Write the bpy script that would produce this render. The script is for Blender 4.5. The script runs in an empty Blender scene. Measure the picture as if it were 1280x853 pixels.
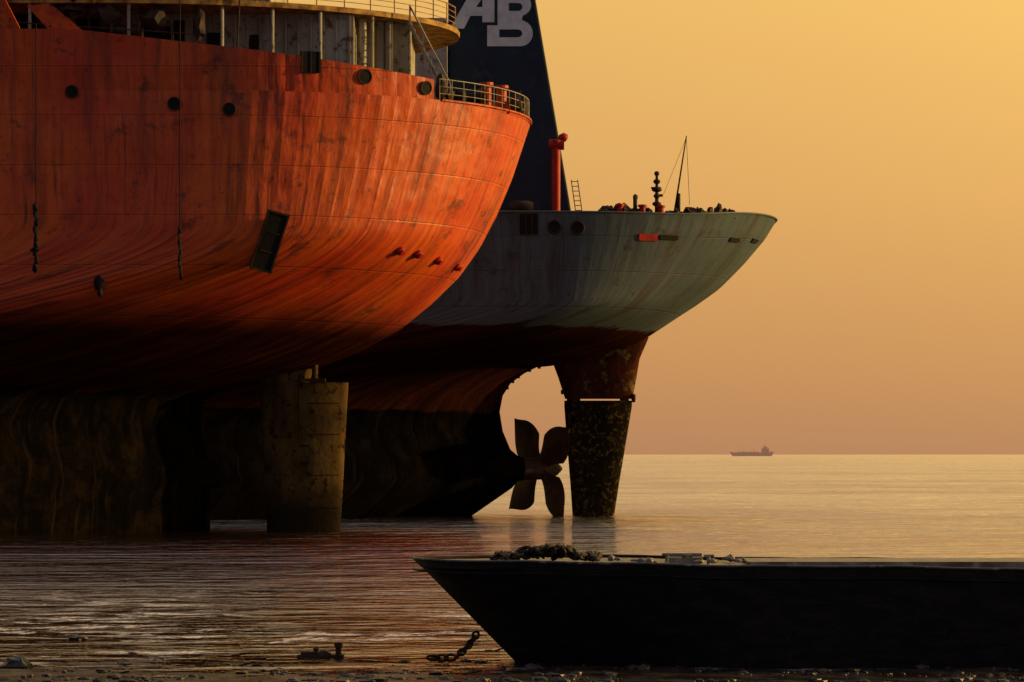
import bpy, bmesh, math, random
from mathutils import Vector, Matrix, noise as mnoise
random.seed(7)
F=3556.0; HZ=568.0; CH=4.0
def PX(px,Y): return (px-640)/F*Y
def PZ(py,Y): return CH+(HZ-py)/F*Y
scene=bpy.context.scene
def lerp(a,b,t): return a+(b-a)*t
def sst(a,b,x):
    t=max(0,min(1,(x-a)/(b-a))); return t*t*(3-2*t)
def interp(tab,z):
    if z<=tab[0][0]: return tab[0][1]
    for (a,va),(b,vb) in zip(tab,tab[1:]):
        if z<=b: return lerp(va,vb,(z-a)/(b-a))
    return tab[-1][1]

# ---------------- node helper ----------------
class N:
    def __init__(s,name,world=False):
        if world:
            s.t=bpy.data.worlds.new(name); s.t.use_nodes=True; scene.world=s.t
        else:
            s.t=bpy.data.materials.new(name); s.t.use_nodes=True
        s.nt=s.t.node_tree; s.nt.nodes.clear()
    def n(s,ty,**k):
        x=s.nt.nodes.new(ty)
        for a,b in k.items(): setattr(x,a,b)
        return x
    def l(s,a,b):
        if isinstance(a,bpy.types.NodeSocket): s.nt.links.new(a,b)
        else:
            if isinstance(a,(tuple,list)) and b.type=='RGBA' and len(a)==3: a=(*a,1)
            b.default_value=a
    def math(s,op,a,b=0.0,c=None,clamp=False):
        x=s.n('ShaderNodeMath',operation=op); x.use_clamp=clamp
        s.l(a,x.inputs[0]); s.l(b,x.inputs[1])
        if c is not None: s.l(c,x.inputs[2])
        return x.outputs[0]
    def mix(s,f,a,b,bl='MIX'):
        x=s.n('ShaderNodeMix',data_type='RGBA',blend_type=bl)
        s.l(f,x.inputs[0]); s.l(a,x.inputs[6]); s.l(b,x.inputs[7]); return x.outputs[2]
    def mr(s,v,a,b,c=0.0,d=1.0,smooth=False):
        x=s.n('ShaderNodeMapRange'); x.clamp=True
        if smooth: x.interpolation_type='SMOOTHSTEP'
        s.l(v,x.inputs[0])
        for i,q in enumerate((a,b,c,d)): s.l(q,x.inputs[i+1])
        return x.outputs[0]
    def comb(s,a,b,c=0.0):
        x=s.n('ShaderNodeCombineXYZ'); s.l(a,x.inputs[0]); s.l(b,x.inputs[1]); s.l(c,x.inputs[2]); return x.outputs[0]
    def sep(s,v):
        x=s.n('ShaderNodeSeparateXYZ'); s.l(v,x.inputs[0]); return x.outputs
    def noise(s,v,scale=1,detail=4,rough=.55,dist=0):
        x=s.n('ShaderNodeTexNoise'); s.l(v,x.inputs['Vector']); x.inputs['Scale'].default_value=scale
        x.inputs['Detail'].default_value=detail; x.inputs['Roughness'].default_value=rough; x.inputs['Distortion'].default_value=dist
        return x.outputs['Fac']
    def scale(s,v,sc):
        x=s.n('ShaderNodeMapping'); s.l(v,x.inputs[0]); x.inputs['Scale'].default_value=sc; return x.outputs[0]
    def pos(s): return s.n('ShaderNodeTexCoord').outputs['Object']
    def uv(s): return s.n('ShaderNodeTexCoord').outputs['UV']
    def ramp(s,f,stops):
        x=s.n('ShaderNodeValToRGB'); s.l(f,x.inputs[0]); e=x.color_ramp.elements
        while len(e)<len(stops): e.new(.5)
        for i,(p,c) in enumerate(stops): e[i].position=p; e[i].color=(*c,1)
        return x.outputs[0]
    def bump(s,h,dist=.02,strength=1,nrm=None):
        x=s.n('ShaderNodeBump'); s.l(h,x.inputs['Height']); x.inputs['Distance'].default_value=dist; x.inputs['Strength'].default_value=strength
        if nrm is not None: s.l(nrm,x.inputs['Normal'])
        return x.outputs[0]
    def out(s,col,rough=.6,nrm=None,metal=0,spec=.5,ior=1.45,emis=None):
        b=s.n('ShaderNodeBsdfPrincipled'); o=s.n('ShaderNodeOutputMaterial')
        s.l(col,b.inputs['Base Color']); s.l(rough,b.inputs['Roughness']); s.l(metal,b.inputs['Metallic'])
        b.inputs['IOR'].default_value=ior; s.l(spec,b.inputs['Specular IOR Level'])
        if nrm is not None: s.l(nrm,b.inputs['Normal'])
        if emis is not None:
            b.inputs['Emission Color'].default_value=(*emis,1); b.inputs['Emission Strength'].default_value=1
        s.l(b.outputs[0],o.inputs[0]); return s.t

def simple(name,c1,c2,sc=1.0,rough=.6,bd=.01,st=(1,1,1),lo=.4,hi=.62,c3=None,sc3=6,spec=.25,c4=None,z4=0,emis=None):
    m=N(name); p=m.scale(m.pos(),st)
    a=m.noise(p,sc,6,.6); f=m.mr(a,lo,hi)
    col=m.mix(f,c1,c2)
    if c3 is not None:
        g=m.mr(m.noise(m.pos(),sc3,6,.7),.54,.62); col=m.mix(g,col,c3)
    if c4 is not None:
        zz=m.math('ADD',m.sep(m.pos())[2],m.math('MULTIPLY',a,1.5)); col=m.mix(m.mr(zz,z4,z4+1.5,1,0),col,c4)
    b=m.bump(m.noise(m.pos(),sc*3,5),bd)
    return m.out(col,rough,b,spec=spec,emis=emis)

def hull_mat(name,zones,topA,topB,rust,streakcol,frame=.75,dent=.05,rough=.45,spec=.35,heavy=1.0,drips=()):
    m=N(name); uv=m.uv(); s=m.sep(uv); u,v=s[0],s[1]
    n1=m.noise(m.comb(m.math('MULTIPLY',u,.5),m.math('MULTIPLY',v,.8)),1.0,7,.65)
    zj=m.math('ADD',v,m.math('MULTIPLY',m.math('SUBTRACT',n1,.5),1.3))
    big=m.noise(m.comb(m.math('MULTIPLY',u,.16),m.math('MULTIPLY',v,.10),3.1),1,5,.6)
    uw=m.math('ADD',u,m.math('MULTIPLY',m.noise(m.comb(m.math('MULTIPLY',u,.4),m.math('MULTIPLY',v,.3),2.2),1,2),.5))
    streak=m.noise(m.comb(m.math('MULTIPLY',uw,2.6),m.math('MULTIPLY',v,.16),1.7),1,6,.65)
    streak2=m.noise(m.comb(m.math('MULTIPLY',uw,.9),m.math('MULTIPLY',v,.12),8.7),1,6,.6)
    thin=m.noise(m.comb(m.math('MULTIPLY',uw,6.5),m.math('MULTIPLY',v,.22),12.7),1,4,.6)
    fine=m.noise(m.comb(m.math('MULTIPLY',u,3),m.math('MULTIPLY',v,2.2),5.),1,7,.7)
    patch=m.noise(m.comb(m.math('MULTIPLY',u,.55),m.math('MULTIPLY',v,.6),15.),1,9,.72)
    col=m.mix(m.mr(big,.38,.62),topA,topB)
    col=m.mix(m.math('MULTIPLY',m.mr(streak,.48,.74),.85*heavy,clamp=True),col,streakcol)
    col=m.mix(m.math('MULTIPLY',m.mr(streak2,.53,.72),.75*heavy,clamp=True),col,rust)
    col=m.mix(m.math('MULTIPLY',m.mr(thin,.57,.72),.85*heavy,clamp=True),col,rust)
    col=m.mix(m.math('MULTIPLY',m.mr(fine,.58,.70),.8*heavy,clamp=True),col,rust)
    col=m.mix(m.math('MULTIPLY',m.mr(patch,.56,.63),.7*heavy,clamp=True),col,tuple(x*.8 for x in rust))
    sh=m.math('ABSOLUTE',m.math('SUBTRACT',m.math('FRACT',m.math('MULTIPLY',v,1/2.35)),.5))
    seam=m.mr(sh,.0,.016,1,0)
    col=m.mix(m.math('MULTIPLY',seam,m.mr(patch,.40,.6,.0,.6)),col,rust)
    zf=None
    for (zl,w,ca,cb,scn) in zones:
        f=m.mr(zj,zl-w,zl+w,1,0,smooth=True)
        if zf is None: zf=f
        zc=m.mix(m.mr(m.noise(m.comb(m.math('MULTIPLY',u,scn),m.math('MULTIPLY',v,scn*.5),zl),1,8,.7),.46,.64),ca,cb)
        zc=m.mix(m.math('MULTIPLY',m.mr(streak,.42,.66),.75),zc,tuple(x*.35 for x in ca))
        zc=m.mix(m.math('MULTIPLY',m.mr(thin,.58,.7),.5),zc,tuple(min(1,x*1.8) for x in cb))
        col=m.mix(f,col,zc)
    fr=m.math('ABSOLUTE',m.math('SUBTRACT',m.math('FRACT',m.math('MULTIPLY',u,1/frame)),.5))
    fr=m.math('MULTIPLY',m.math('POWER',fr,2.0),1.6)
    dn=m.noise(m.comb(m.math('MULTIPLY',u,1.1),m.math('MULTIPLY',v,.35),9),1,3,.5)
    dn2=m.noise(m.comb(m.math('MULTIPLY',u,.35),m.math('MULTIPLY',v,.5),4),1,2,.5)
    h=m.math('ADD',m.math('MULTIPLY',fr,m.mr(dn2,.35,.6,.2,.9)),m.math('MULTIPLY',dn,1.5))
    h=m.math('ADD',h,m.math('MULTIPLY',dn2,2.0))
    b=m.bump(h,dent)
    b=m.bump(m.math('SUBTRACT',m.math('MULTIPLY',fine,.8),seam),.015,1,b)
    r=m.mr(fine,.3,.7,rough-.08,rough+.25)
    r=m.math('ADD',r,m.math('MULTIPLY',zf,.3))
    sp=m.mr(zf,0,1,spec,.0)
    return m.out(col,r,b,spec=sp)

# ---------------- mesh builder ----------------
class MB:
    def __init__(s): s.v=[]; s.f=[]
    def add(s,vs,fs):
        o=len(s.v); s.v+= [tuple(x) for x in vs]; s.f+=[tuple(i+o for i in f) for f in fs]
    def box(s,x0,x1,y0,y1,z0,z1):
        s.add([(x,y,z) for x in (x0,x1) for y in (y0,y1) for z in (z0,z1)],[(0,1,3,2),(4,6,7,5),(0,4,5,1),(2,3,7,6),(0,2,6,4),(1,5,7,3)])
    def obox(s,c,ax,ay,az):
        c=Vector(c);ax=Vector(ax);ay=Vector(ay);az=Vector(az)
        s.add([c+i*ax+j*ay+k*az for i in(-1,1) for j in(-1,1) for k in(-1,1)],[(0,1,3,2),(4,6,7,5),(0,4,5,1),(2,3,7,6),(0,2,6,4),(1,5,7,3)])
    def cyl(s,a,b,r,r2=None,n=10,cap=True):
        a=Vector(a);b=Vector(b);d=(b-a).normalized(); r2=r if r2 is None else r2
        u=d.orthogonal().normalized(); w=d.cross(u)
        vs=[a+r*(math.cos(t)*u+math.sin(t)*w) for t in [i*2*math.pi/n for i in range(n)]]
        vs+=[b+r2*(math.cos(t)*u+math.sin(t)*w) for t in [i*2*math.pi/n for i in range(n)]]
        fs=[(i,(i+1)%n,(i+1)%n+n,i+n) for i in range(n)]
        if cap: fs+=[tuple(range(n))[::-1],tuple(range(n,2*n))]
        s.add(vs,fs)
    def lathe(s,a,d,prof,n=16):
        a=Vector(a);d=Vector(d).normalized();u=d.orthogonal().normalized();w=d.cross(u); o=[]
        for (h,r) in prof:
            o+=[a+d*h+r*(math.cos(t)*u+math.sin(t)*w) for t in [i*2*math.pi/n for i in range(n)]]
        fs=[(k*n+i,k*n+(i+1)%n,(k+1)*n+(i+1)%n,(k+1)*n+i) for k in range(len(prof)-1) for i in range(n)]
        fs+=[tuple(range(n))[::-1],tuple(range((len(prof)-1)*n,len(prof)*n))]
        s.add(o,fs)
    def poly(s,pts,y0,y1):
        n=len(pts); vs=[(x,y0,z) for x,z in pts]+[(x,y1,z) for x,z in pts]
        s.add(vs,[tuple(range(n)),tuple(range(n,2*n))[::-1]]+[(i,i+n,(i+1)%n+n,(i+1)%n) for i in range(n)])
    def torus(s,c,nrm,R,r,sx=1.0,axis=None,n=14,k=6):
        c=Vector(c);nrm=Vector(nrm).normalized()
        u=Vector(axis).normalized() if axis is not None else nrm.orthogonal().normalized()
        w=nrm.cross(u).normalized(); vs=[]
        for i in range(n):
            t=i*2*math.pi/n; cc=math.cos(t);ss=math.sin(t)
            rad=u*cc+w*ss; base=c+u*R*sx*cc+w*R*ss
            for j in range(k):
                q=j*2*math.pi/k; vs.append(base+rad*r*math.cos(q)+nrm*r*math.sin(q))
        s.add(vs,[(i*k+j,((i+1)%n)*k+j,((i+1)%n)*k+(j+1)%k,i*k+(j+1)%k) for i in range(n) for j in range(k)])
    def chain(s,pts,link=.3,r=.035,w=.09):
        P=[Vector(p) for p in pts]; d=0; k=0
        for a,b in zip(P,P[1:]):
            L=(b-a).length; dr=(b-a).normalized()
            while d<L:
                c=a+dr*d
                side=dr.orthogonal().normalized(); side=(Matrix.Rotation(k*math.pi/2+random.uniform(-.4,.4),3,dr)@side)
                s.torus(c,side,w,r,sx=link*.72/w,axis=dr,n=12,k=5); d+=link; k+=1
            d-=L
    def rail(s,pts,h=1.1,r=.03,step=1.4,rows=3):
        P=[Vector(p) for p in pts]; acc=0
        for a,b in zip(P,P[1:]):
            L=(b-a).length
            for i in range(rows):
                z=Vector((0,0,h*(i+1)/rows)); s.cyl(a+z,b+z,r*(1 if i==rows-1 else .65),n=5,cap=False)
            t=(-acc)%step
            while t<L:
                q=a.lerp(b,t/L); s.cyl(q,q+Vector((0,0,h)),r,n=5); t+=step
            acc=(acc+L)%step
    def blob(s,c,sz,seed=0,sub=2,am=.25):
        bm=bmesh.new(); bmesh.ops.create_icosphere(bm,subdivisions=sub,radius=1)
        c=Vector(c); vs=[]
        for v in bm.verts:
            k=1+am*mnoise.noise(v.co*1.6+Vector((seed*3.1,seed,0)))*2
            vs.append(c+Vector((v.co.x*sz[0]*k,v.co.y*sz[1]*k,v.co.z*sz[2]*k)))
        fs=[tuple(v.index for v in f.verts) for f in bm.faces]; bm.free(); s.add(vs,fs)
    def obj(s,name,mat,parent=None,smooth=False,angle=None):
        me=bpy.data.meshes.new(name); me.from_pydata(s.v,[],s.f); me.materials.append(mat)
        bm=bmesh.new(); bm.from_mesh(me); bmesh.ops.recalc_face_normals(bm,faces=bm.faces); bm.to_mesh(me); bm.free()
        if smooth:
            me.polygons.foreach_set('use_smooth',[True]*len(me.polygons))
            if angle: 
                try: me.set_sharp_from_angle(angle=math.radians(angle))
                except Exception: pass
        o=bpy.data.objects.new(name,me); scene.collection.objects.link(o); o.parent=parent; return o
def empty(name,loc=(0,0,0)):
    o=bpy.data.objects.new(name,None); scene.collection.objects.link(o); return o

# ---------------- materials ----------------
orange_hull=hull_mat('orange_hull_paint',
   [(10.9,1.1,(.030,.008,.0045),(.060,.015,.006),.8),(7.25,.14,(.0045,.0038,.003),(.015,.010,.006),1.6)],
   (.52,.040,.004),(.66,.110,.005),(.075,.015,.007),(.28,.026,.006),frame=.8,dent=.07,rough=.42,spec=.5)
grey_hull=hull_mat('grey_hull_paint',
   [(11.85,.10,(.028,.009,.007),(.060,.018,.012),.7),(6.75,.10,(.0035,.003,.003),(.009,.007,.005),1.5)],
   (.062,.092,.110),(.082,.112,.128),(.048,.032,.023),(.044,.057,.063),frame=.85,dent=.022,rough=.6,spec=.2)
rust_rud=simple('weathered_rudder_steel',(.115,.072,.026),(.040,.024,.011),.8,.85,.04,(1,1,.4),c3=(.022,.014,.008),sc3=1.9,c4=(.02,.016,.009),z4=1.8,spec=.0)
horn_mat=simple('rust_red_steel',(.090,.026,.016),(.045,.018,.011),.9,.85,.02,c3=(.19,.14,.05),sc3=1.1,spec=.0)
barn=simple('barnacled_steel',(.014,.011,.006),(.024,.018,.009),1.2,.9,.05,c3=(.13,.095,.035),sc3=3.6,spec=.0)
bossm=simple('fouled_boss_steel',(.007,.006,.005),(.014,.011,.007),1.2,.9,.04,spec=.0)
prop_mat=simple('bronze_fouled',(.045,.034,.026),(.10,.065,.038),1.5,.7,.01,spec=.3)
black=simple('black_opening',(.006,.005,.005),(.012,.01,.01),2,.8,.005)
white=simple('dirty_white_paint',(.38,.37,.32),(.26,.23,.18),.9,.55,.006,(1,1,.35),c3=(.13,.07,.04),sc3=2.2)
rustyel=simple('rusty_yellow_steel',(.42,.24,.05),(.14,.06,.02),1.6,.65,.01)
orangep=simple('orange_paint',(.55,.075,.010),(.36,.035,.008),1.4,.5,.01,c3=(.10,.025,.012),sc3=3)
redp=simple('red_paint',(.42,.020,.012),(.26,.016,.010),1.5,.5,.006)
navy=simple('navy_paint',(.008,.018,.038),(.012,.025,.050),.5,.5,.006,c3=(.020,.032,.050),sc3=1.5)
letw=simple('white_lettering_paint',(.60,.66,.74),(.48,.53,.60),1.2,.5,.003)
darkst=simple('dark_machinery_steel',(.020,.015,.012),(.05,.026,.016),1.8,.7,.01)
deckm=simple('steel_deck_paint',(.12,.05,.03),(.08,.04,.03),.8,.8,.01)

# ---------------- ship hull ----------------
class Ship:
    def __init__(s,Yc,B,prof,ztop,Xm_top,Xm_bot,w0,w1,bow,ebot=1.25,sheer=None):
        s.Yc=Yc;s.B=B;s.prof=sorted([(z,x) for x,z in prof]);s.ztop=ztop
        s.a=(Xm_top,Xm_bot,w0,w1,ebot); s.bow=bow; s.sheer=sheer
    def sh(s,x,z):
        if not s.sheer: return 0
        a,x0,x1=s.sheer; return a*sst(12.5,s.ztop,z)*sst(x0,x1,x)
    def xs(s,z): return interp(s.prof,z)
    def par(s,z):
        w=sst(s.a[2],s.a[3],z)
        return lerp(s.a[1],s.a[0],w), lerp(s.a[4],.5,w**.6)
    def half(s,x,z):
        xs=s.xs(z); Xm,e=s.par(z)
        if x>=xs: return 0
        if x<=Xm: 
            t=(x-s.bow)/40.0
            return s.B*(1 if t>=1 else max(0,1-(1-max(t,0))**2)**.6)
        t=(xs-x)/(xs-Xm); h=s.B*(1-(1-t)**2)**e
        return max(h,min(.28,(xs-x)*3))
    def row(s,z):
        n=46; xs=s.xs(z); Xm,e=s.par(z); X=[]
        for i in range(n+1):
            X.append(xs-(xs-Xm)*(1-math.cos(i/n*math.pi/2)))
        m=16
        for i in range(1,m+1): X.append(lerp(Xm,s.bow,i/m))
        return X
    def build(s,name,mat,zs,parent):
        rows=[]; zo=[]
        for z in zs:
            X=s.row(z); 
            rows.append([(x,s.Yc-s.half(x,z),z-s.sh(x,z)) for x in X[::-1]]+[(x,s.Yc+s.half(x,z),z-s.sh(x,z)) for x in X[1:]])
        W=len(rows[0]); top=rows[-1]; U=[0]
        for a,b in zip(top,top[1:]): U.append(U[-1]+(Vector(a)-Vector(b)).length)
        vs=[p for r in rows for p in r]; fs=[(k*W+i,k*W+i+1,(k+1)*W+i+1,(k+1)*W+i) for k in range(len(rows)-1) for i in range(W-1)]
        me=bpy.data.meshes.new(name); me.from_pydata(vs,[],fs); me.materials.append(mat)
        uvl=me.uv_layers.new(name='UVMap')
        for lp in me.loops:
            vi=lp.vertex_index; uvl.data[lp.index].uv=(U[vi%W],zs[vi//W])
        me.polygons.foreach_set('use_smooth',[True]*len(me.polygons))
        o=bpy.data.objects.new(name,me); scene.collection.objects.link(o); o.parent=parent
        s.U=U; s.top=top; return o
    def surf(s,px,py):
        Y=s.Yc-s.B
        H=lambda x,z: s.half(x,min(z+s.sh(x,z),s.ztop))
        for _ in range(60):
            x=PX(px,Y); z=PZ(py,Y); Y=lerp(Y,s.Yc-H(x,z),.4)
        x=PX(px,Y); z=PZ(py,Y); d=.15; zc=min(z,s.ztop-.8)
        hx=(H(x+d,zc)-H(x-d,zc))/(2*d); hz=(H(x,zc+d)-H(x,zc-d))/(2*d)
        n=Vector((-hx,-1,-hz)).normalized()
        return Vector((x,Y,z)),n
    def edgeY(s,px,inset):
        Y=s.Yc-s.B*.6
        for _ in range(60):
            x=PX(px,Y); Y=lerp(Y,min(s.Yc,s.Yc-s.half(x,s.ztop)+inset),.3)
        return Y

# ============ ORANGE SHIP ============
A=empty('cargo_ship')
profA=[(1.0,21.2),(.6,20.0),(0,18.2),(-.8,16.3),(-1.65,14.7),(-2.7,13.2),(-4.1,11.8),(-5.8,10.4),(-7.85,9.3),(-9.9,8.5),(-12.8,7.7),(-15.2,7.15),(-15.9,6.8),(-15.95,5.6),(-15.7,4.2),(-15.4,3.5),(-15.35,2.6),(-15.6,2.0),(-15.6,-1.5)]
SA=Ship(147,13,profA,21.15,-14,-44,5.0,15.0,-120)
zsA=[-1.5,-.5,.5,1.3,2.1,2.6,3.1,3.5,4.0,4.5,5.0,5.6,6.2,6.8,7.0,7.15,7.3,7.5,7.7,7.9,8.1,8.3,8.5,8.75,9.0,9.3]+[9.3+i*.35 for i in range(1,34)]
zsA=[z for z in zsA if z<21.1]+[21.15]
SA.build('hull',orange_hull,zsA,A)
def ztopA(x): return 22.1+.112*(-3.75-x) if x>-21 else 24.03
def strip(ship,x0,ztopf,name,mat,parent,thick=.12,flare=.10):
    top=ship.top
    for side in (0,1):
        pts=[(p,u) for p,u in zip(top,ship.U) if p[0]<=x0 and ((p[1]<ship.Yc)==(side==0)) and p[0]>ship.bow+.5]
        vs=[];uv=[];fs=[]
        sg=-1 if side==0 else 1
        for (p,u) in pts:
            zt=ztopf(p[0]); o=flare*(zt-p[2])
            vs+=[p,(p[0],p[1]+sg*o,zt),(p[0],p[1]+sg*(o-thick),zt),(p[0],p[1]-sg*thick,p[2])]
            uv+=[(u,p[2]),(u,zt),(u,zt),(u,p[2])]
        for i in range(len(pts)-1):
            for j in range(3): fs.append((i*4+j,i*4+j+1,i*4+4+j+1,i*4+4+j))
        fs.append((0,1,2,3)); k=(len(pts)-1)*4; fs.append((k,k+1,k+2,k+3))
        me=bpy.data.meshes.new(name); me.from_pydata(vs,[],fs); me.materials.append(mat)
        l=me.uv_layers.new(name='UVMap')
        for lp in me.loops: l.data[lp.index].uv=uv[lp.vertex_index]
        o=bpy.data.objects.new(name,me); scene.collection.objects.link(o); o.parent=parent
strip(SA,-3.7,ztopA,'bulwark',orange_hull,A)
def deck(ship,drop,name,parent,mat):
    mb=MB(); X=[x for x in ship.row(ship.ztop)]
    z=lambda x: ship.ztop-ship.sh(x,ship.ztop)-drop
    L=[(x,ship.Yc-ship.half(x,ship.ztop)+.05,z(x)) for x in X]; R=[(x,ship.Yc+ship.half(x,ship.ztop)-.05,z(x)) for x in X]
    for a,b,c,d in zip(L,L[1:],R[1:],R): mb.add([a,b,c,d],[(0,1,2,3)])
    return mb.obj(name,mat,parent)
deck(SA,.15,'deck',A,deckm)
mb=MB(); pr=[p for p in SA.top if p[0]>-3.75]
for a,b in zip(pr,pr[1:]): mb.cyl(a,b,.07,n=6,cap=False)
mb.obj('deck_edge_bar',orangep,A)
ring=MB(); disc=MB()
for (px,py,r) in [(90,115,.27),(218,130,.28),(287,137,.28),(455,96,.33),(531,110,.30)]:
    p,n=SA.surf(px,py); 
    disc.lathe(p-n*.2,n,[(0,r),(.32,r)],18); ring.torus(p+n*.12,n,r+.01,.035,n=20)
for (px,py,w,h,rot) in [(388,78,.42,.50,0),(337,302,.50,1.45,.24)]:
    p,n=SA.surf(px,py)
    up=Vector((0,0,1)); up=(up-n*up.dot(n)).normalized(); sd=up.cross(n).normalized()
    R=Matrix.Rotation(rot,3,-n)
    if rot: up=R@up; sd=R@sd
    if rot:
        disc.obox(p,sd*w,up*h,n*.035)
        for q in (-1,1):
            ring.obox(p+sd*w*q,sd*.045,up*(h+.04),n*.07); ring.obox(p+up*h*q,sd*w,up*.045,n*.07)
        ring.obox(p+sd*w*.2+up*h*.3,sd*.5*w,up*.03,n*.05); ring.obox(p-sd*w*.1-up*h*.35,sd*.6*w,up*.03,n*.05)
    else:
        disc.obox(p,sd*w,up*h,n*.16)
        for q in (-1,0,1): ring.obox(p+sd*w*q,sd*.035,up*h,n*.19)
disc.obj('hull_openings',black,A); ring.obj('opening_rims',darkst,A,True,40)
kn=MB()
for (px,py) in [(500,313),(522,317),(547,325),(571,333)]:
    p,n=SA.surf(px,py); kn.lathe(p-n*.1,n,[(0,.24),(.22,.24),(.27,.16),(.38,.14)],12)
kn.obj('hull_fittings',redp,A,True,40)
sm=MB(); p,n=SA.surf(123,358)
sm.blob(p+n*.1+Vector((.02,0,.15)),(.24,.15,.32),3,2,.35); sm.blob(p+Vector((.1,-.15,-.3)),(.13,.13,.25),5,2,.3)
sm.obj('bracket',black,A,True)
rp=MB()
for (px,py0,py1,yb) in [(45,30,335,252),(225,-60,345,280)]:
    Y=133.0; x=PX(px,Y)
    rp.cyl((x,Y,PZ(py0,Y)),(x,Y,PZ(py1,Y)),.032,n=6)
    for i in range(9):
        zz=lerp(PZ(yb+8,Y),PZ(py1,Y),i/8); rp.blob((x+random.uniform(-.05,.05),Y,zz),(.13 if px<100 else .08,.1,.24),i,1,.4)
    if px<100: rp.blob((x-.05,Y,PZ(312,Y)),(.26,.15,.12),4,1)
rp.obj('hanging_ropes',black,A)
def foil(mb,secs,Yc,n=12):
    o=[]
    for (z,xa,xb,th) in secs:
        ring=[]
        for i in range(2*n):
            a=i/(2*n)*2*math.pi; cx=(1-math.cos(a))/2; t=th*math.copysign(abs(math.sin(a))**.8,math.sin(a))*(1-.35*cx)
            ring.append((lerp(xa,xb,cx),Yc-t,z))
        o+=ring
    k=2*n; fs=[(j*k+i,j*k+(i+1)%k,(j+1)*k+(i+1)%k,(j+1)*k+i) for j in range(len(secs)-1) for i in range(k)]
    fs+=[tuple(range(k)),tuple(range((len(secs)-1)*k,len(secs)*k))]
    mb.add(o,fs)
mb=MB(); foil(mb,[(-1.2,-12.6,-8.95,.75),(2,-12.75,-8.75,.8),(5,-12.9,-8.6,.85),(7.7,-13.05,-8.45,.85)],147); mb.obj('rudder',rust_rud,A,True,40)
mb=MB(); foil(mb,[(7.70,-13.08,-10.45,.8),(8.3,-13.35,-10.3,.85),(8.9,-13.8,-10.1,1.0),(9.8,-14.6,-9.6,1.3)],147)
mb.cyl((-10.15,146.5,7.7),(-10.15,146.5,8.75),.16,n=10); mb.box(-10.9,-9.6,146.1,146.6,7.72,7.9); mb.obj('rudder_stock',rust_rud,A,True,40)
mb=MB()
for z in (1.2,2.9,5.0,6.6):
    mb.box(-10.55,-8.9,146.30,146.34,z,z+.04)
mb.box(-11.0,-10.95,146.10,146.14,4.6,7.6);mb.box(-10.95,-10.4,146.12,146.17,3.5,3.6);mb.box(-10.95,-10.4,146.12,146.17,4.4,4.47);mb.box(-10.45,-10.4,146.12,146.17,3.6,4.4)
mb.obj('rudder_weld_straps',black,A)
mb=MB(); mb.lathe((-19,147,3.0),(1,0,0),[(0,1.1),(2.2,.95),(3.2,.85),(4.0,.7),(4.35,.45),(4.45,.15)],20); mb.obj('stern_boss',bossm,A,True,60)
cx=147
def edge(hb,xa,L,z,xend=-60):
    pts=[]
    for i in range(15):
        t=1-math.cos(i/14*math.pi/2); pts.append((xa-L*t,cx-hb*math.sqrt(max(0,1-(1-t)**2)),z))
    pts.append((xend,cx-hb,z)); return pts
def slab(mb,pts,th):
    f=[(x,y,z) for x,y,z in pts]; g=[(x,2*cx-y,z) for x,y,z in pts][::-1]; P=f+g[:-1] if f[0][1]==cx else f+g
    n=len(P); mb.add(P+[(x,y,z-th) for x,y,z in P],[tuple(range(n)),tuple(range(n,2*n))[::-1]]+[(i,(i+1)%n,(i+1)%n+n,i+n) for i in range(n)])
e1=edge(11.3,-2.7,17,25.8)
mb=MB(); slab(mb,e1,.26); mb.obj('boat_deck',rustyel,A)
mb=MB(); mb.rail([(x-.1,y+.08,25.8) for x,y,z in e1[1:]],1.1,.03,1.5,4); mb.obj('boat_deck_rail',rustyel,A)
W=MB()
yw=139.2; XE=PX(442,yw)
W.box(-70,XE,yw,cx*2-yw,21.0,25.53)
W.box(-70,-12,yw+2.0,2*cx-yw-2,25.81,29.0); W.box(-70,-15,yw+2.5,2*cx-yw-2.5,29.0,32.5)
W.box(XE,XE+2.6,142.2,151,21.0,25.53)
x=-70
while x<XE: 
    W.box(x,x+.09,yw-.14,yw-.002,21.2,25.5); x+=.62
W.obj('deckhouse',white,A)
O=MB()
for px,w,z0,z1 in [(150,1.1,21.4,24.6),(196,1.4,21.3,24.9),(105,.8,21.5,24.0),(268,.7,22.9,24.6),(60,1.0,22,25),(318,.4,23.8,24.5),(10,1.2,22,25),(120,2.0,24.4,25.3),(40,2.2,24.6,25.5),(225,.5,23.2,25.2)]:
    xx=PX(px,yw); O.box(xx-w/2,xx+w/2,yw-.2,yw-.145,z0,z1)
for i in range(14):
    xx=-14-i*2.2
    O.box(xx-.4,xx+.4,yw+1.93,yw+1.997,27,28); O.box(xx-2.0,xx-1.2,yw+2.43,yw+2.497,30.3,31.3)
O.obj('deckhouse_doors_and_windows',black,A)
Pm=MB()
def onedge(px,pts):
    for a,b in zip(pts,pts[1:]):
        pa=640+a[0]/a[1]*F; pb=640+b[0]/b[1]*F
        if pb<=px<=pa:
            t=(pa-px)/(pa-pb); return (lerp(a[0],b[0],t),lerp(a[1],b[1],t))
    return (pts[0][0],pts[0][1])
for px in (36,277,340,400,465,512,160):
    q=onedge(px,e1); Pm.cyl((q[0],q[1]+.25,21.0),(q[0],q[1]+.25,25.6),.085,n=8)
for px,y in [(414,141),(425,141),(476,141.5),(486,141.5),(453,140.5)]:
    xx=PX(px,y); Pm.cyl((xx,y,21),(xx,y,25.5),.13 if px<450 else .2,n=10)
Pm.obj('deck_pillars',white,A,True,40)
S=MB(); ys=140.5
x0,z0=PX(512,ys),25.3; x1,z1=PX(563,ys),21.4
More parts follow.
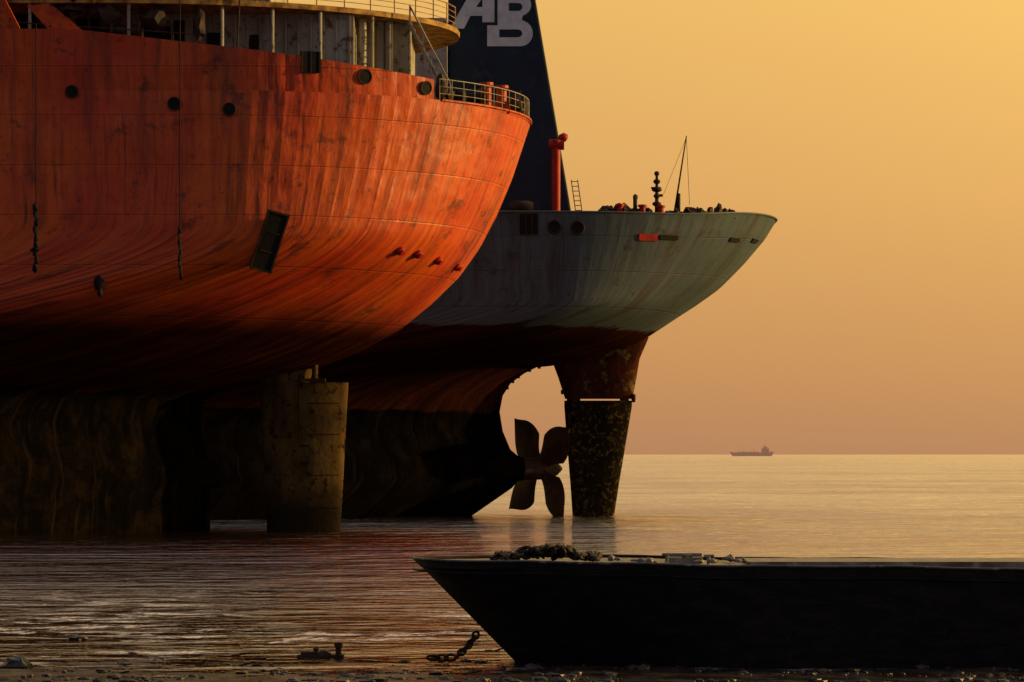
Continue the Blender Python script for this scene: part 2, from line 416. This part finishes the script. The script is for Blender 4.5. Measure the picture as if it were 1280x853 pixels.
for yy in (ys,ys+.8): 
    S.cyl((x0,yy,z0),(x1,yy,z1),.07,n=6); S.cyl((x0,yy,z0+.9),(x1,yy,z1+.9),.035,n=6)
    for t in (0,.33,.66,1): S.cyl((lerp(x0,x1,t),yy,lerp(z0,z1,t)),(lerp(x0,x1,t),yy,lerp(z0,z1,t)+.9),.03,n=5)
for i in range(14):
    t=i/13; S.box(lerp(x0,x1,t)-.12,lerp(x0,x1,t)+.12,ys,ys+.8,lerp(z0,z1,t)-.02,lerp(z0,z1,t)+.02)
S.obj('companion_stair',white,A)
R=MB(); R.rail([(p[0]*1.0-.1,147+(p[1]-147)*.985,21.15) for p in SA.top if p[0]>-3.6],1.05,.026,.8,3)
R.obj('stern_rail',white,A)
R=MB(); R.rail([(PX(q,135.5),135.5,22.4+.1*((250-q)/40)) for q in (20,130,250)],1.6,.03,1.5,3); R.obj('bulwark_rail',darkst,A)
G=MB()
for px in (608,627):
    Y=SA.edgeY(px,.9); xx=PX(px,Y); G.lathe((xx,Y,21.0),(0,0,1),[(0,.38),(.12,.38),(.14,.26),(1.25,.26),(1.28,.35),(1.42,.35),(1.45,.1)],14)
Y=SA.edgeY(616,1.3); G.box(PX(600,Y),PX(637,Y),Y,Y+.6,21.0,21.6)
G.poly([(PX(0,135),PZ(-15,135)),(PX(34,135),PZ(52,135)),(PX(0,135),PZ(60,135)),(-30,PZ(60,135)),(-30,PZ(-15,135))],134.6,134.9)
G.poly([(PX(34,134),PZ(8,134)),(PX(62,134),PZ(4,134)),(PX(130,134),PZ(60,134)),(PX(120,134),PZ(74,134)),(PX(92,134),PZ(72,134))],133.9,134.6)
G.obj('mooring_bitts_and_ramp',orangep,A)
G=MB()
for px,sx,sz in [(551,.32,.7),(560,.3,.4),(646,.3,.6),(655,.22,.5),(575,.3,.4)]:
    Y=SA.edgeY(px,1.0); G.blob((PX(px,Y),Y,21.1+sz),(sx,.4,sz),px,2,.3)
Y=SA.edgeY(590,1.3); G.lathe((PX(580,Y),Y,21.6),(1,0,0),[(0,.45),(.15,.45),(.16,.25),(.7,.25),(.71,.45),(.85,.45)],14)
for i,(px,py,sx,sz) in enumerate([(135,22,.5,.7),(170,60,.5,.55),(195,25,.6,.6),(120,5,.4,.5),(90,8,.5,.4),(250,35,.3,.6),(60,30,.5,.3),(75,15,.7,.2),(150,45,.3,.3)]):
    Y=136.2; G.blob((PX(px,Y),Y,PZ(py,Y)),(sx,.5,sz),i+3,2,.5)
for px,py0,py1,r in [(128,-10,60,.12),(205,-20,40,.1),(105,-20,40,.08),(180,-20,45,.07),(243,-20,50,.06),(300,-10,60,.04)]:
    Y=136.5; G.cyl((PX(px,Y),Y,PZ(py0,Y)),(PX(px+random.uniform(-8,8),Y),Y,PZ(py1,Y)),r,n=8)
G.cyl((PX(88,136),136,PZ(20,136)),(PX(118,136),136,PZ(-20,136)),.12,n=8)
G.lathe((PX(140,136.4),136.4,PZ(40,136.4)),(1,0,0),[(0,.6),(.12,.6),(.13,.35),(1.3,.35),(1.31,.6),(1.45,.6)],16)
G.obj('deck_winches',darkst,A,True,50)

# ============ GREY SHIP ============
Bn=empty('cargo_ship.001')
profB=[(17.2,19.2),(16.4,17.9),(15.1,16.4),(13.5,14.8),(12,13.7),(9.9,12.3),(8.2,11.2),(5.2,10.3),(2.6,9.75),(1.6,9.65),(.8,9.25),(-.1,8.6),(-.6,7.8),(-.8,6.75),(-.6,5.5),(-.1,4.3),(.5,3.8),(.5,2.4),(0,1.8),(-1.3,.9),(-2.6,0),(-3.6,-.6),(-4.5,-1.4)]
SB=Ship(185,13,profB,19.15,3,-34,5.5,13.5,-130,1.2,sheer=(.48,16.6,9.5))
zsB=[-1.4,-.6,0,.45,.9,1.35,1.8,2.4,2.8,3.3,3.8,4.05,4.3,4.9,5.5,6.1,6.75,7.3,7.8,8.2,8.6,8.9,9.25,9.45,9.65,9.75,9.9,10.1,10.3,10.6,10.9,11.2]+[11.2+.35*i for i in range(1,23)]+[19.15]
SB.build('hull',grey_hull,zsB,Bn); deck(SB,.1,'deck',Bn,deckm)
mb=MB(); pr=[p for p in SB.top if p[0]>-40]
for a,b in zip(pr,pr[1:]): mb.cyl(a,b,.06,n=6,cap=False)
mb.obj('sheer_strake_bar',simple('grey_paint',(.10,.12,.125),(.075,.09,.09),1,.6),Bn)
mb=MB(); foil(mb,[(7.6,3.45,7.85,.55),(9.0,3.0,8.1,.7),(10.2,2.55,8.3,.8),(11.6,2.3,8.9,.85)],185)
mb.cyl((7.9,184.9,7.5),(7.9,184.9,7.9),.14); mb.obj('rudder_horn',horn_mat,Bn,True,40)
mb=MB(); foil(mb,[(-.9,4.0,6.5,.5),(2,3.8,6.95,.55),(5,3.55,7.45,.62),(7.1,3.4,7.8,.65),(7.48,3.4,7.8,.65)],185); mb.obj('rudder',barn,Bn,True,40)
mb=MB(); mb.cyl((4.0,185,7.4),(4.0,185,7.7),.45); mb.cyl((7.3,185,7.4),(7.3,185,7.7),.3); mb.obj('rudder_pintle',horn_mat,Bn)
mb=MB()
for px,py in [(662,462),(648,470),(674,458),(634,484),(641,476),(703,490),(792,500)]:
    mb.box(PX(px,185)-.1,PX(px,185)+.1,184.8,185.2,PZ(py,185)-.16,PZ(py,185)+.12)
mb.obj('sacrificial_anodes',darkst,Bn)
mb=MB(); mb.lathe((-3.2,185,3.06),(1,0,0),[(0,1.0),(2.5,.95),(3.6,.8),(4.1,.75)],20); mb.obj('stern_boss',bossm,Bn,True,40)
hub=Vector((1.75,185,3.06)); yaw=Matrix.Rotation(math.radians(36),3,'Z')
mb=MB(); ax=Matrix.Rotation(math.radians(14),3,'Z')@Vector((1,0,0)); mb.lathe(hub-ax*1.1,ax,[(0,.72),(.4,.74),(1.3,.72),(1.7,.66),(2.3,.45),(2.65,.10)],20)
for kb in range(4):
    th=math.radians(47+90*kb); er=Vector((0,-math.sin(th),math.cos(th))); et=Vector((0,-math.cos(th),-math.sin(th)))
    nr,nc=18,11; Rm=4.25; front=[];back=[]
    for i in range(nr):
        q=i/(nr-1); r=lerp(.5,Rm,q); c=2.55*math.sin(math.pi*min(.999,.20+.80*q**1.25))**.6; c=max(c,.12)
        if q<.4: c=lerp(1.0,c,(q/.4)**1.4)
        phi=math.atan(1.3/(2*math.pi*r)); sk=.3*q*q
        cd=et*math.cos(phi)+Vector((1,0,0))*math.sin(phi); nn=et*-math.sin(phi)+Vector((1,0,0))*math.cos(phi)
        tk=lerp(.14,.03,q)
        for j in range(nc):
            uu=j/(nc-1)-.5; pp=er*(r-.35*(uu*2)**2*q)+cd*(c*uu)+et*sk+nn*(.25*c*uu*uu)
            t=tk*(1-(2*uu)**2)
            front.append(hub+yaw@(pp+nn*t)); back.append(hub+yaw@(pp-nn*t))
    fs=[(i*nc+j,i*nc+j+1,(i+1)*nc+j+1,(i+1)*nc+j) for i in range(nr-1) for j in range(nc-1)]
    mb.add(front,fs); mb.add(back,[f[::-1] for f in fs])
mb.obj('propeller',prop_mat,Bn,True,50)
disc=MB();ring=MB()
for px,py in [(693,284),(722,285)]:
    p,n=SB.surf(px,py); disc.lathe(p-n*.2,n,[(0,.36),(.25,.36)],18); ring.torus(p+n*.05,n,.38,.05,n=20)
for px,py,w,h in [(661,280,.55,.62),(918,300,.62,.13),(943,301,.65,.13)]:
    p,n=SB.surf(px,py); up=Vector((0,0,1)); up=(up-n*up.dot(n)).normalized(); sd=up.cross(n)
    disc.obox(p,sd*w,up*h,n*.08)
    if w<.6:
        for q in (-.33,.33): ring.obox(p+sd*w*q,sd*.04,up*h,n*.11)
p,n=SB.surf(836,297); up=Vector((0,0,1)); up=(up-n*up.dot(n)).normalized(); sd=up.cross(n); disc.obox(p,sd*.65,up*.14,n*.07)
p,n=SB.surf(810,297)
disc.obj('hull_openings',black,Bn); ring.obj('opening_rims',darkst,Bn,True,40)
mb=MB(); up=(Vector((0,0,1))-n*n.z).normalized(); mb.obox(p,up.cross(n)*.62,up*.2,n*.07); mb.obj('red_hull_mark',redp,Bn)
yf=177.5
mb=MB()
a=(PX(716,yf),18.6); b=(PX(669,yf),PZ(-4,yf)); sl=(b[0]-a[0])/(b[1]-a[1]); zt=42
mb.poly([(PX(560,yf),18.6),a,(a[0]+sl*(zt-a[1]),zt),(PX(560,yf),zt)],yf,192)
f=mb.obj('funnel',navy,Bn)
bv=f.modifiers.new('b','BEVEL'); bv.width=.12; bv.segments=2
mb=MB(); mb.box(-60,PX(560,yf)-.02,176,194,18.6,31)
mb.box(-8.5,PX(560,yf)-.5,175,176,24,24.2); mb.obj('accommodation_block',white,Bn)
def letter(name,outlines):
    cu=bpy.data.curves.new(name,'CURVE'); cu.dimensions='2D'; cu.fill_mode='BOTH'; cu.extrude=.02
    for pts in outlines:
        sp=cu.splines.new('POLY'); sp.points.add(len(pts)-1); sp.use_cyclic_u=True
        for q,(x,y) in zip(sp.points,pts): q.co=(PX(x,yf),PZ(y,yf),0,1)
    t=bpy.data.objects.new(name+'_t',cu); scene.collection.objects.link(t)
    dg=bpy.context.evaluated_depsgraph_get(); me=bpy.data.meshes.new_from_object(t.evaluated_get(dg)); bpy.data.objects.remove(t)
    me.materials.clear(); me.materials.append(letw); o=bpy.data.objects.new(name,me); scene.collection.objects.link(o); o.parent=Bn
    o.rotation_euler=(math.pi/2,0,0); o.location=(0,yf-.024,0)
def arc(cx_,cy,rx,ry,a0,a1,n=10): return [(cx_+rx*math.cos(math.radians(lerp(a0,a1,i/n))),cy+ry*math.sin(math.radians(lerp(a0,a1,i/n)))) for i in range(n+1)]
letter('funnel_letter_b',[[(609,58),(609,32),(622,32),(622,-8)]+arc(650,6,14,14,-90,75)+[(652,25)]+arc(651,42,15,16,-70,90),
   [(636,4),(636,14)]+arc(648,9,5,5,90,-90,6), [(624,37),(624,47)]+arc(647,42,6,5,90,-90,6)])
letter('funnel_letter_a',[[(562,36),(590,-12),(618,-12),(618,28),(603,28),(603,20),(588,20),(580,36)],[(603,9),(603,-2),(595,9)]])
mb=MB(); Y=175.5; x=PX(695,Y)
mb.lathe((x,Y,18.6),(0,0,1),[(0,.34),(.2,.34),(.21,.27),(4.5,.27),(4.55,.36),(4.75,.36),(4.8,.27)],16)
mb.cyl((x-.45,Y,PZ(181,Y)),(x+.5,Y,PZ(181,Y)),.33,n=16); mb.blob((x+.45,Y,PZ(172,Y)),(.3,.25,.3),2,2,.1)
mb.obj('ventilator_pipe',redp,Bn,True,40)
G=MB()
random.seed(3)
def ge(px,ins=.8):
    Y=SB.edgeY(px,ins); return PX(px,Y),Y
def clutter(px,py,sx,sz,seed):
    x,Y=ge(px); zc=PZ(py,Y)
    G.blob((x,Y,(18.5+zc)/2),(sx,.4,max(.2,(zc-18.5)/2)),seed,2,.45)
for px in range(756,816,6): clutter(px,random.uniform(256,263),random.uniform(.2,.4),0,px)
for px in range(834,915,6): clutter(px,random.uniform(259,266),random.uniform(.2,.42),0,px)
clutter(898,256,.3,0,5); clutter(861,258,.4,0,9); clutter(780,255,.35,0,4)
for px,py in [(762,260),(805,262),(870,262),(910,264)]:
    x,Y=ge(px); G.cyl((x-.4,Y,PZ(py,Y)),(x+.5,Y,PZ(py+2,Y)),.07,n=6); G.cyl((x,Y,18.5),(x+.1,Y,PZ(py-3,Y)),.06,n=6)
x,Y=ge(794); G.cyl((x,Y,18.5),(x,Y,PZ(247,Y)),.13); G.blob((x,Y,PZ(247,Y)),(.17,.17,.2),3,1)
x,Y=ge(821); zt_=PZ(215,Y); G.cyl((x,Y,18.5),(x,Y,zt_),.14,.08)
for py,r in [(258,.28),(248,.2),(240,.32),(230,.22),(220,.16)]: G.lathe((x,Y,PZ(py,Y)),(0,0,1),[(0,r*.6),(.08,r),(.2,r),(.28,r*.5)],10)
G.box(x-.35,x+.25,Y-.1,Y+.1,PZ(236,Y),PZ(234,Y)); G.box(x-.1,x+.35,Y-.1,Y+.1,PZ(246,Y),PZ(243,Y))
x,Y=ge(842,1.2); x2=PX(858,Y); G.cyl((x,Y,18.5),(x2,Y,PZ(170,Y)),.07,.035,n=6)
x3=PX(848,Y); G.cyl((x3,Y,18.5),(x3,Y,PZ(242,Y)),.13)
G.cyl((x2,Y,PZ(172,Y)),(PX(862,Y),Y,19.3),.018,n=4); G.cyl((x2,Y,PZ(172,Y)),(PX(828,Y),Y,19.8),.015,n=4)
G.obj('stern_deck_gear',darkst,Bn,True,50)
G=MB(); 
for px in (775,803,826): 
    x,Y=ge(px,.5); G.lathe((x,Y,18.5),(0,0,1),[(0,.2),(.55,.2),(.57,.28),(.7,.28)],10)
G.obj('bollards',redp,Bn,True,40)
G=MB(); 
yl=177.3
for dx in (0,.4): G.cyl((PX(721,yl)+dx,yl,18.6),(PX(714,yl)+dx,yl,21.1),.03,n=5)
for i in range(8): z=18.9+i*.3; xx=lerp(PX(721,yl),PX(714,yl),(z-18.6)/2.5); G.cyl((xx,yl,z),(xx+.4,yl,z),.025,n=5)
Y=174; G.lathe((PX(636,Y),Y,19.1),(1,0,0),[(0,.3),(.3,.42),(1.2,.42),(1.5,.3)],10); G.obj('ladder_and_fittings',darkst,Bn,True,40)

# ============ distant freighter ============
Fr=empty('freighter'); Yd=6000; k=Yd/F
hm=simple('far_paint_with_airlight',(.40,.26,.20),(.35,.23,.18),.01,.9,.0,emis=(.18,.085,.048))  # faded colour plus emission stand in for aerial haze over the ship
mb=MB(); fx=lambda px:PX(px,Yd)
mb.poly([(fx(912),9),(fx(914),5.5),(fx(916),-1),(fx(964),-1),(fx(967),9.5),(fx(963),9),(fx(950),7.5),(fx(918),7.5)],Yd-8,Yd+8)
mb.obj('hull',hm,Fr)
mb=MB(); mb.box(fx(952),fx(961),Yd-7,Yd+7,7,16); mb.box(fx(954),fx(959),Yd-5,Yd+5,16,20); mb.cyl((fx(956),Yd,19),(fx(956),Yd,25),1.0); mb.cyl((fx(930),Yd,7),(fx(930),Yd,15),.6);mb.cyl((fx(942),Yd,7),(fx(942),Yd,14),.6)
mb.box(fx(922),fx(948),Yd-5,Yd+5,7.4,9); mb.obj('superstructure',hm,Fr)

# ============ barge ============
Bg=empty('barge'); yb=55.0
bm_=N('tarred_steel'); p=bm_.pos()
nn=bm_.noise(bm_.scale(p,(1,1,2.5)),1.6,8,.7)
c=bm_.mix(bm_.mr(nn,.45,.65),(.006,.005,.006),(.016,.012,.011)); c=bm_.mix(bm_.mr(bm_.noise(p,5,6,.7),.6,.7),c,(.028,.016,.011))
tar=bm_.out(c,.6,bm_.bump(nn,.05),spec=.2)
bdeck=simple('weathered_barge_deck',(.20,.175,.15),(.09,.065,.055),2.5,.45,.02,c3=(.28,.25,.22),sc3=4,spec=.5)
xb=PX(516,55); xk=PX(655,55)
def bz(x): return 2.0-.0125*(x-xb)+.012*math.sin(x*1.1)+.008*math.sin(x*2.7+1)
st=[xb+ (i/30)**1.6*6.5 for i in range(31)]+[5.2+i*.6 for i in range(28)]
rows=[]
for x in st:
    t=min(1,(x-xb)/5.5); ht=2.05*(1-(1-t)**2)**.55; zt=bz(x)
    if x<=xk: zk=lerp(bz(xb),-.18,min(1,((x-xb)/(xk-xb)))); hb=0
    else: zk=-.18; hb=1.85*(min(1,(x-xk)/4.0))**.7
    zch=zk+.18*min(1,max(0,x-xk)/2)
    zl=max(zk,zt-.14)
    r=[(ht,zt),(ht+.0,zl)]
    for s_ in (.25,.5,.75,1): r.append((lerp(ht,hb,s_**1.2),lerp(zl,zch,s_)))
    r.append((0,zk)); rows.append([(x,yb-h,z) for h,z in r]+[(x,yb+h,z) for h,z in r[::-1]])
mb=MB(); w=len(rows[0]); vs=[p for r in rows for p in r]
mb.add(vs,[(i*w+j,i*w+j+1,(i+1)*w+j+1,(i+1)*w+j) for i in range(len(rows)-1) for j in range(w-1)]); mb.add(rows[-1],[tuple(range(w))])
mb.obj('hull',tar,Bg,True,30)
mb=MB()
L=[(r[0][0],r[0][1]+.04,r[0][2]-.03) for r in rows]; R=[(r[-1][0],r[-1][1]-.04,r[-1][2]-.03) for r in rows]
for a,b,c_,d in zip(L,L[1:],R[1:],R): mb.add([a,b,c_,d],[(0,1,2,3)])
mb.obj('deck',bdeck,Bg)
mb=MB()
for a,b in zip(rows,rows[1:]):
    mb.cyl(a[-1],b[-1],.03,n=8,cap=False)
    q0=Vector(a[0]);q1=Vector(b[0]); d=Vector((0,-.01,-.22)); mb.cyl(q0+d,q1+d,.02,n=6,cap=False)
mb.obj('rubbing_strake',tar,Bg,True)
mb=MB()
for a,b in zip(rows,rows[1:]): mb.cyl(a[0],b[0],.028,n=8,cap=False)
mb.obj('gunwale_bar',simple('worn_gunwale_steel',(.05,.042,.038),(.02,.016,.014),3,.35,.01,c3=(.20,.18,.17),sc3=2.0,spec=.6),Bg,True)
mb=MB()
mb.box(4.5,22,54.2,56.2,1.6,1.95); mb.box(3.0,3.6,54.3,54.6,1.9,2.03); mb.box(3.0,3.7,55.4,55.6,1.9,2.07)
for x,y in [(3.35,54.4),(3.75,54.2),(3.0,55)]:
    mb.cyl((x,y,1.9),(x,y,2.06),.04); mb.cyl((x-.1,y,2.06),(x+.1,y,2.06),.03)
for i in range(16): mb.blob((random.uniform(1.8,4.6),random.uniform(53.6,55.5),1.97),(random.uniform(.05,.14),.08,random.uniform(.03,.07)),i,1)
mb.obj('hatch_coaming_and_cleats',bdeck,Bg)
C=MB(); chm=simple('rusty_chain',(.012,.009,.008),(.035,.02,.013),6,.6,.004)
z=1.99
random.seed(11)
path=[]
for i in range(26):
    t=i/25; path.append((PX(lerp(618,752,t),54.3)+random.uniform(-.09,.09),54.3+.55*math.sin(i*2.3),z+.03+abs(math.sin(i*1.7))*.05+(.13 if .25<t<.75 and i%3 else 0)))
C.chain(path,.18,.034,.065)
path=[(PX(lerp(660,722,i/11),54.0)+random.uniform(-.05,.05),54.0+.25*math.sin(i*2.1),z+.08+.16*math.sin(i/11*math.pi)) for i in range(12)]
C.chain(path,.18,.034,.065)
C.obj('deck_chain',chm,Bg,True)
C=MB(); Y=54.3
C.chain([(PX(594,Y),54.9,PZ(797,Y)),(PX(586,Y),54.6,PZ(808,Y)),(PX(572,Y),54.2,PZ(820,Y)),(PX(560,Y),54.3,PZ(823,Y)),(PX(535,Y),54.4,PZ(823,Y))],.17,.028,.06)
C.obj('mooring_chain',chm,None,True)

# ============ mooring post, stones, pebbles ============
T=empty('mooring_post'); Y=55.9; zb=.0
mb=MB(); mb.lathe((PX(423,Y),Y,zb-.3),(0,0,1),[(0,.06),(.50,.06),(.51,.085),(.60,.085),(.61,.05)],12)
mb.box(PX(372,Y),PX(430,Y),Y-.12,Y+.12,zb-.1,zb+.06); mb.cyl((PX(376,Y),Y,zb+.08),(PX(402,Y),Y,zb+.08),.04,n=8); mb.blob((PX(405,Y),Y,zb+.05),(.14,.14,.09),3,2)
mb.lathe((PX(395,Y),Y,zb),(0,0,1),[(0,.04),(.14,.04),(.16,.06),(.19,.06)],10)
o=mb.obj('post_and_base',darkst,T,True,40)
stone=simple('wet_stone',(.018,.015,.014),(.045,.035,.034),4,.35,.02,spec=.5)
for px,py,sz in [(20,835,(.27,.2,.17)),(98,800,(.2,.14,.06))]:
    Yq=CH*F/(py-HZ); mb=MB(); mb.blob((PX(px,Yq),Yq,.03),sz,px,3,.3); mb.obj('stone',stone,None,True,30)
def beach_z(x,y):
    base=interp([(0,2.2),(40,.42),(47,.075),(50,.018),(52,.004),(54,-.018),(57,-.06),(62,-.2),(75,-.7),(100,-2)],y)
    n=mnoise.fractal(Vector((x*.35,y*.5,2)),1,2,5)*.03+mnoise.noise(Vector((x*.25,y*.6,5)))*.05+mnoise.noise(Vector((x*1.6,y*2.2,1)))*.018
    return base+n*(1 if y>44 else 1.5)
ys=[0,10,20,30,38,43]+[46+i*.11 for i in range(130)]+[61,63,66,70,80,95]
xsn=[-80,-60,-45,-30,-20,-15]+[-12+i*.14 for i in range(172)]+[15,20,30,45,60,80]
vs=[(x,y,beach_z(x,y)) for y in ys for x in xsn]; w=len(xsn)
mb=MB(); mb.add(vs,[(i*w+j,i*w+j+1,(i+1)*w+j+1,(i+1)*w+j) for i in range(len(ys)-1) for j in range(w-1)])
bm2=N('wet_mud'); p=bm2.pos(); a=bm2.noise(p,1.2,7,.65); b_=bm2.noise(p,9,6,.7)
col=bm2.mix(bm2.mr(a,.4,.6),(.018,.014,.012),(.038,.029,.024)); col=bm2.mix(bm2.mr(b_,.6,.68),col,(.07,.055,.05))
mud=bm2.out(col,bm2.mr(a,.4,.62,.10,.40),bm2.bump(b_,.02),spec=.6)
mb.obj('beach',mud,None,True)
random.seed(21)
mb=MB()
for i in range(1100):
    y=49.3+abs(random.gauss(0,1))*2.4; x=random.uniform(-10.5,11)
    if mnoise.noise(Vector((x*.5,y*.8,7)))<-.02: continue
    s_=random.choice([.015,.02,.03,.03,.04,.07]) *random.uniform(.7,1.4)
    mb.blob((x,y,max(-.01,beach_z(x,y))+s_*.2),(s_*1.6,s_*1.2,s_*.7),i,1,.35)
mb.obj('pebbles',stone,None)
mb=MB()
for i in range(26):
    y=random.uniform(50.5,58); x=random.uniform(-10,0) if i%3 else random.uniform(-10,8); s_=random.uniform(.03,.08); zz=max(0,beach_z(x,y))
    if i%2: mb.blob((x,y,zz),(s_*2.2,s_,s_*.6),i,1,.5)
    else: mb.cyl((x,y,zz),(x+random.uniform(.1,.4),y+random.uniform(-.1,.1),zz+random.uniform(.0,.08)),.018,n=5)
mb.obj('scrap_debris',darkst,None)

# ============ sea ============
w_=N('sea_water'); p=w_.pos(); sp=w_.sep(p)
n1=w_.noise(w_.scale(p,(.40,.75,1)),1,4,.55,.6); n2=w_.noise(w_.scale(p,(1.4,2.2,1)),1,4,.6,.4); n3=w_.noise(w_.scale(p,(.07,.15,1)),1,4,.55,.3)
n4=w_.noise(w_.scale(p,(.012,.040,1)),1,4,.6)
n5=w_.noise(w_.scale(p,(.14,.34,1)),1,4,.6,.6)
gust=w_.noise(w_.scale(p,(.012,.03,1)),1,6,.7,.5)
chop=w_.noise(w_.scale(p,(.08,.22,1)),1,5,.7,.5)
nearm=w_.mr(sp[1],70,260)          # far swell grows offshore
h=w_.math('ADD',w_.math('MULTIPLY',n1,w_.mr(sp[1],55,220,.15,.9)),w_.math('MULTIPLY',n2,w_.mr(sp[1],55,200,.055,.25)))
far=w_.math('ADD',w_.math('MULTIPLY',n3,2.6),w_.math('ADD',w_.math('MULTIPLY',n4,5.5),w_.math('MULTIPLY',n5,2.2)))
h=w_.math('ADD',h,w_.math('MULTIPLY',far,w_.mr(nearm,0,1,.12,1.15)))
bp=w_.bump(h,1.0)
near=w_.math('MULTIPLY',w_.mr(sp[1],50,56),w_.mr(sp[1],72,92,1,0))
fo=w_.noise(w_.scale(p,(.62,1.0,1)),1,7,.66,.8)
patch=w_.noise(w_.scale(p,(.13,.15,1)),1,2,.5)
foam_glint=w_.math('MULTIPLY',w_.math('MULTIPLY',w_.mr(fo,.515,.56),w_.mr(patch,.45,.54)),near)
foam_glint=w_.math('MULTIPLY',foam_glint,w_.mr(w_.noise(p,5,4,.7),.40,.54,.3,1))
dcol=w_.mix(foam_glint,(.022,.013,.009),(.90,.84,.90))  # foam, with pale sky glints on wavelets painted into the diffuse colour
df=w_.n('ShaderNodeBsdfDiffuse'); w_.l(dcol,df.inputs[0]); w_.l(w_.bump(n2,.05),df.inputs['Normal'])
gs=w_.n('ShaderNodeBsdfGlossy'); gs.inputs[0].default_value=(1,.94,.82,1)
rg=w_.math('ADD',w_.mr(sp[1],60,700,.05,.08),w_.math('MULTIPLY',w_.mr(gust,.40,.60,-.03,.13),w_.mr(sp[1],110,220,.15,1)))
rg=w_.math('ADD',rg,w_.math('MULTIPLY',w_.mr(chop,.42,.6,0,.10),w_.mr(sp[1],110,220,.1,1)))
w_.l(w_.math('MAXIMUM',rg,.03),gs.inputs['Roughness']); w_.l(bp,gs.inputs['Normal'])
fr=w_.n('ShaderNodeFresnel'); fr.inputs[0].default_value=1.333
ff=w_.math('MULTIPLY',fr.outputs[0],w_.mr(foam_glint,0,1,1,.15))
mx=w_.n('ShaderNodeMixShader'); w_.l(ff,mx.inputs[0]); w_.l(df.outputs[0],mx.inputs[1]); w_.l(gs.outputs[0],mx.inputs[2])
oo=w_.n('ShaderNodeOutputMaterial'); w_.l(mx.outputs[0],oo.inputs[0]); sea=w_.t
mb=MB(); yy=[44,60,80,110,150,200,300,600,1500,5000,15000,30000]; 
vs=[]; 
for y in yy: vs+=[(x,y,0) for x in (-30000,-3000,-400,-60,0,60,400,3000,30000)]
mb.add(vs,[(i*9+j,i*9+j+1,(i+1)*9+j+1,(i+1)*9+j) for i in range(len(yy)-1) for j in range(8)])
so=mb.obj('sea',sea)
# ============ world ============
AZ=math.radians(85); EL=math.radians(10)
W=N('World',True); g=W.n('ShaderNodeTexCoord').outputs['Generated']; s=W.sep(g)
z=W.math('MAXIMUM',s[2],0.0)
front=W.ramp(z,[(0,(.51,.245,.120)),(.035,(.62,.305,.115)),(.09,(.75,.395,.13)),(.16,(.84,.48,.14)),(.32,(.92,.60,.20)),(.6,(.36,.31,.28)),(1,(.18,.20,.25))])
back=W.ramp(z,[(0,(.12,.10,.10)),(.15,(.17,.148,.168)),(.5,(.20,.20,.25)),(1,(.18,.20,.25))])
ay=W.mr(s[1],-.4,.8,0,1,smooth=True)
base=W.mix(ay,back,front)
sa=W.n('ShaderNodeVectorMath',operation='DOT_PRODUCT'); W.l(g,sa.inputs[0]); sa.inputs[1].default_value=(math.sin(math.radians(62))*.96,math.cos(math.radians(62))*.96,.28)
gl=W.math('POWER',W.math('MAXIMUM',sa.outputs['Value'],0.0),5.0)
gl=W.math('MULTIPLY',gl,W.mr(z,0,.16,.45,1.4))
gcol=W.mix(1.0,(1.25,.82,.12),W.comb(gl,gl,gl),'MULTIPLY')
base=W.mix(1.0,base,gcol,'ADD')
sky=W.n('ShaderNodeTexSky',sky_type='NISHITA'); sky.sun_disc=False; sky.sun_elevation=EL; sky.sun_rotation=AZ; sky.dust_density=6; sky.air_density=2
b1=W.n('ShaderNodeBackground'); W.l(base,b1.inputs[0]); b1.inputs[1].default_value=.92
b2=W.n('ShaderNodeBackground'); W.l(sky.outputs[0],b2.inputs[0]); b2.inputs[1].default_value=.010
ad=W.n('ShaderNodeAddShader'); W.l(b1.outputs[0],ad.inputs[0]); W.l(b2.outputs[0],ad.inputs[1])
o=W.n('ShaderNodeOutputWorld'); W.l(ad.outputs[0],o.inputs[0])
sd=bpy.data.lights.new('sun','SUN'); sd.energy=4.2; sd.angle=math.radians(1.2); sd.color=(1,.62,.20)
so=bpy.data.objects.new('sun',sd); scene.collection.objects.link(so)
dirv=Vector((math.sin(AZ)*math.cos(EL),math.cos(AZ)*math.cos(EL),math.sin(EL))); so.rotation_euler=dirv.to_track_quat('Z','Y').to_euler()
cd=bpy.data.cameras.new('camera'); cd.lens=100; cd.sensor_width=36; cd.shift_y=141.5/1280; cd.clip_end=60000; cd.clip_start=.5
co=bpy.data.objects.new('camera',cd); scene.collection.objects.link(co); co.location=(0,0,CH); co.rotation_euler=(math.pi/2,0,0); scene.camera=co
scene.view_settings.view_transform='Standard'; scene.view_settings.look='None'; scene.view_settings.exposure=0
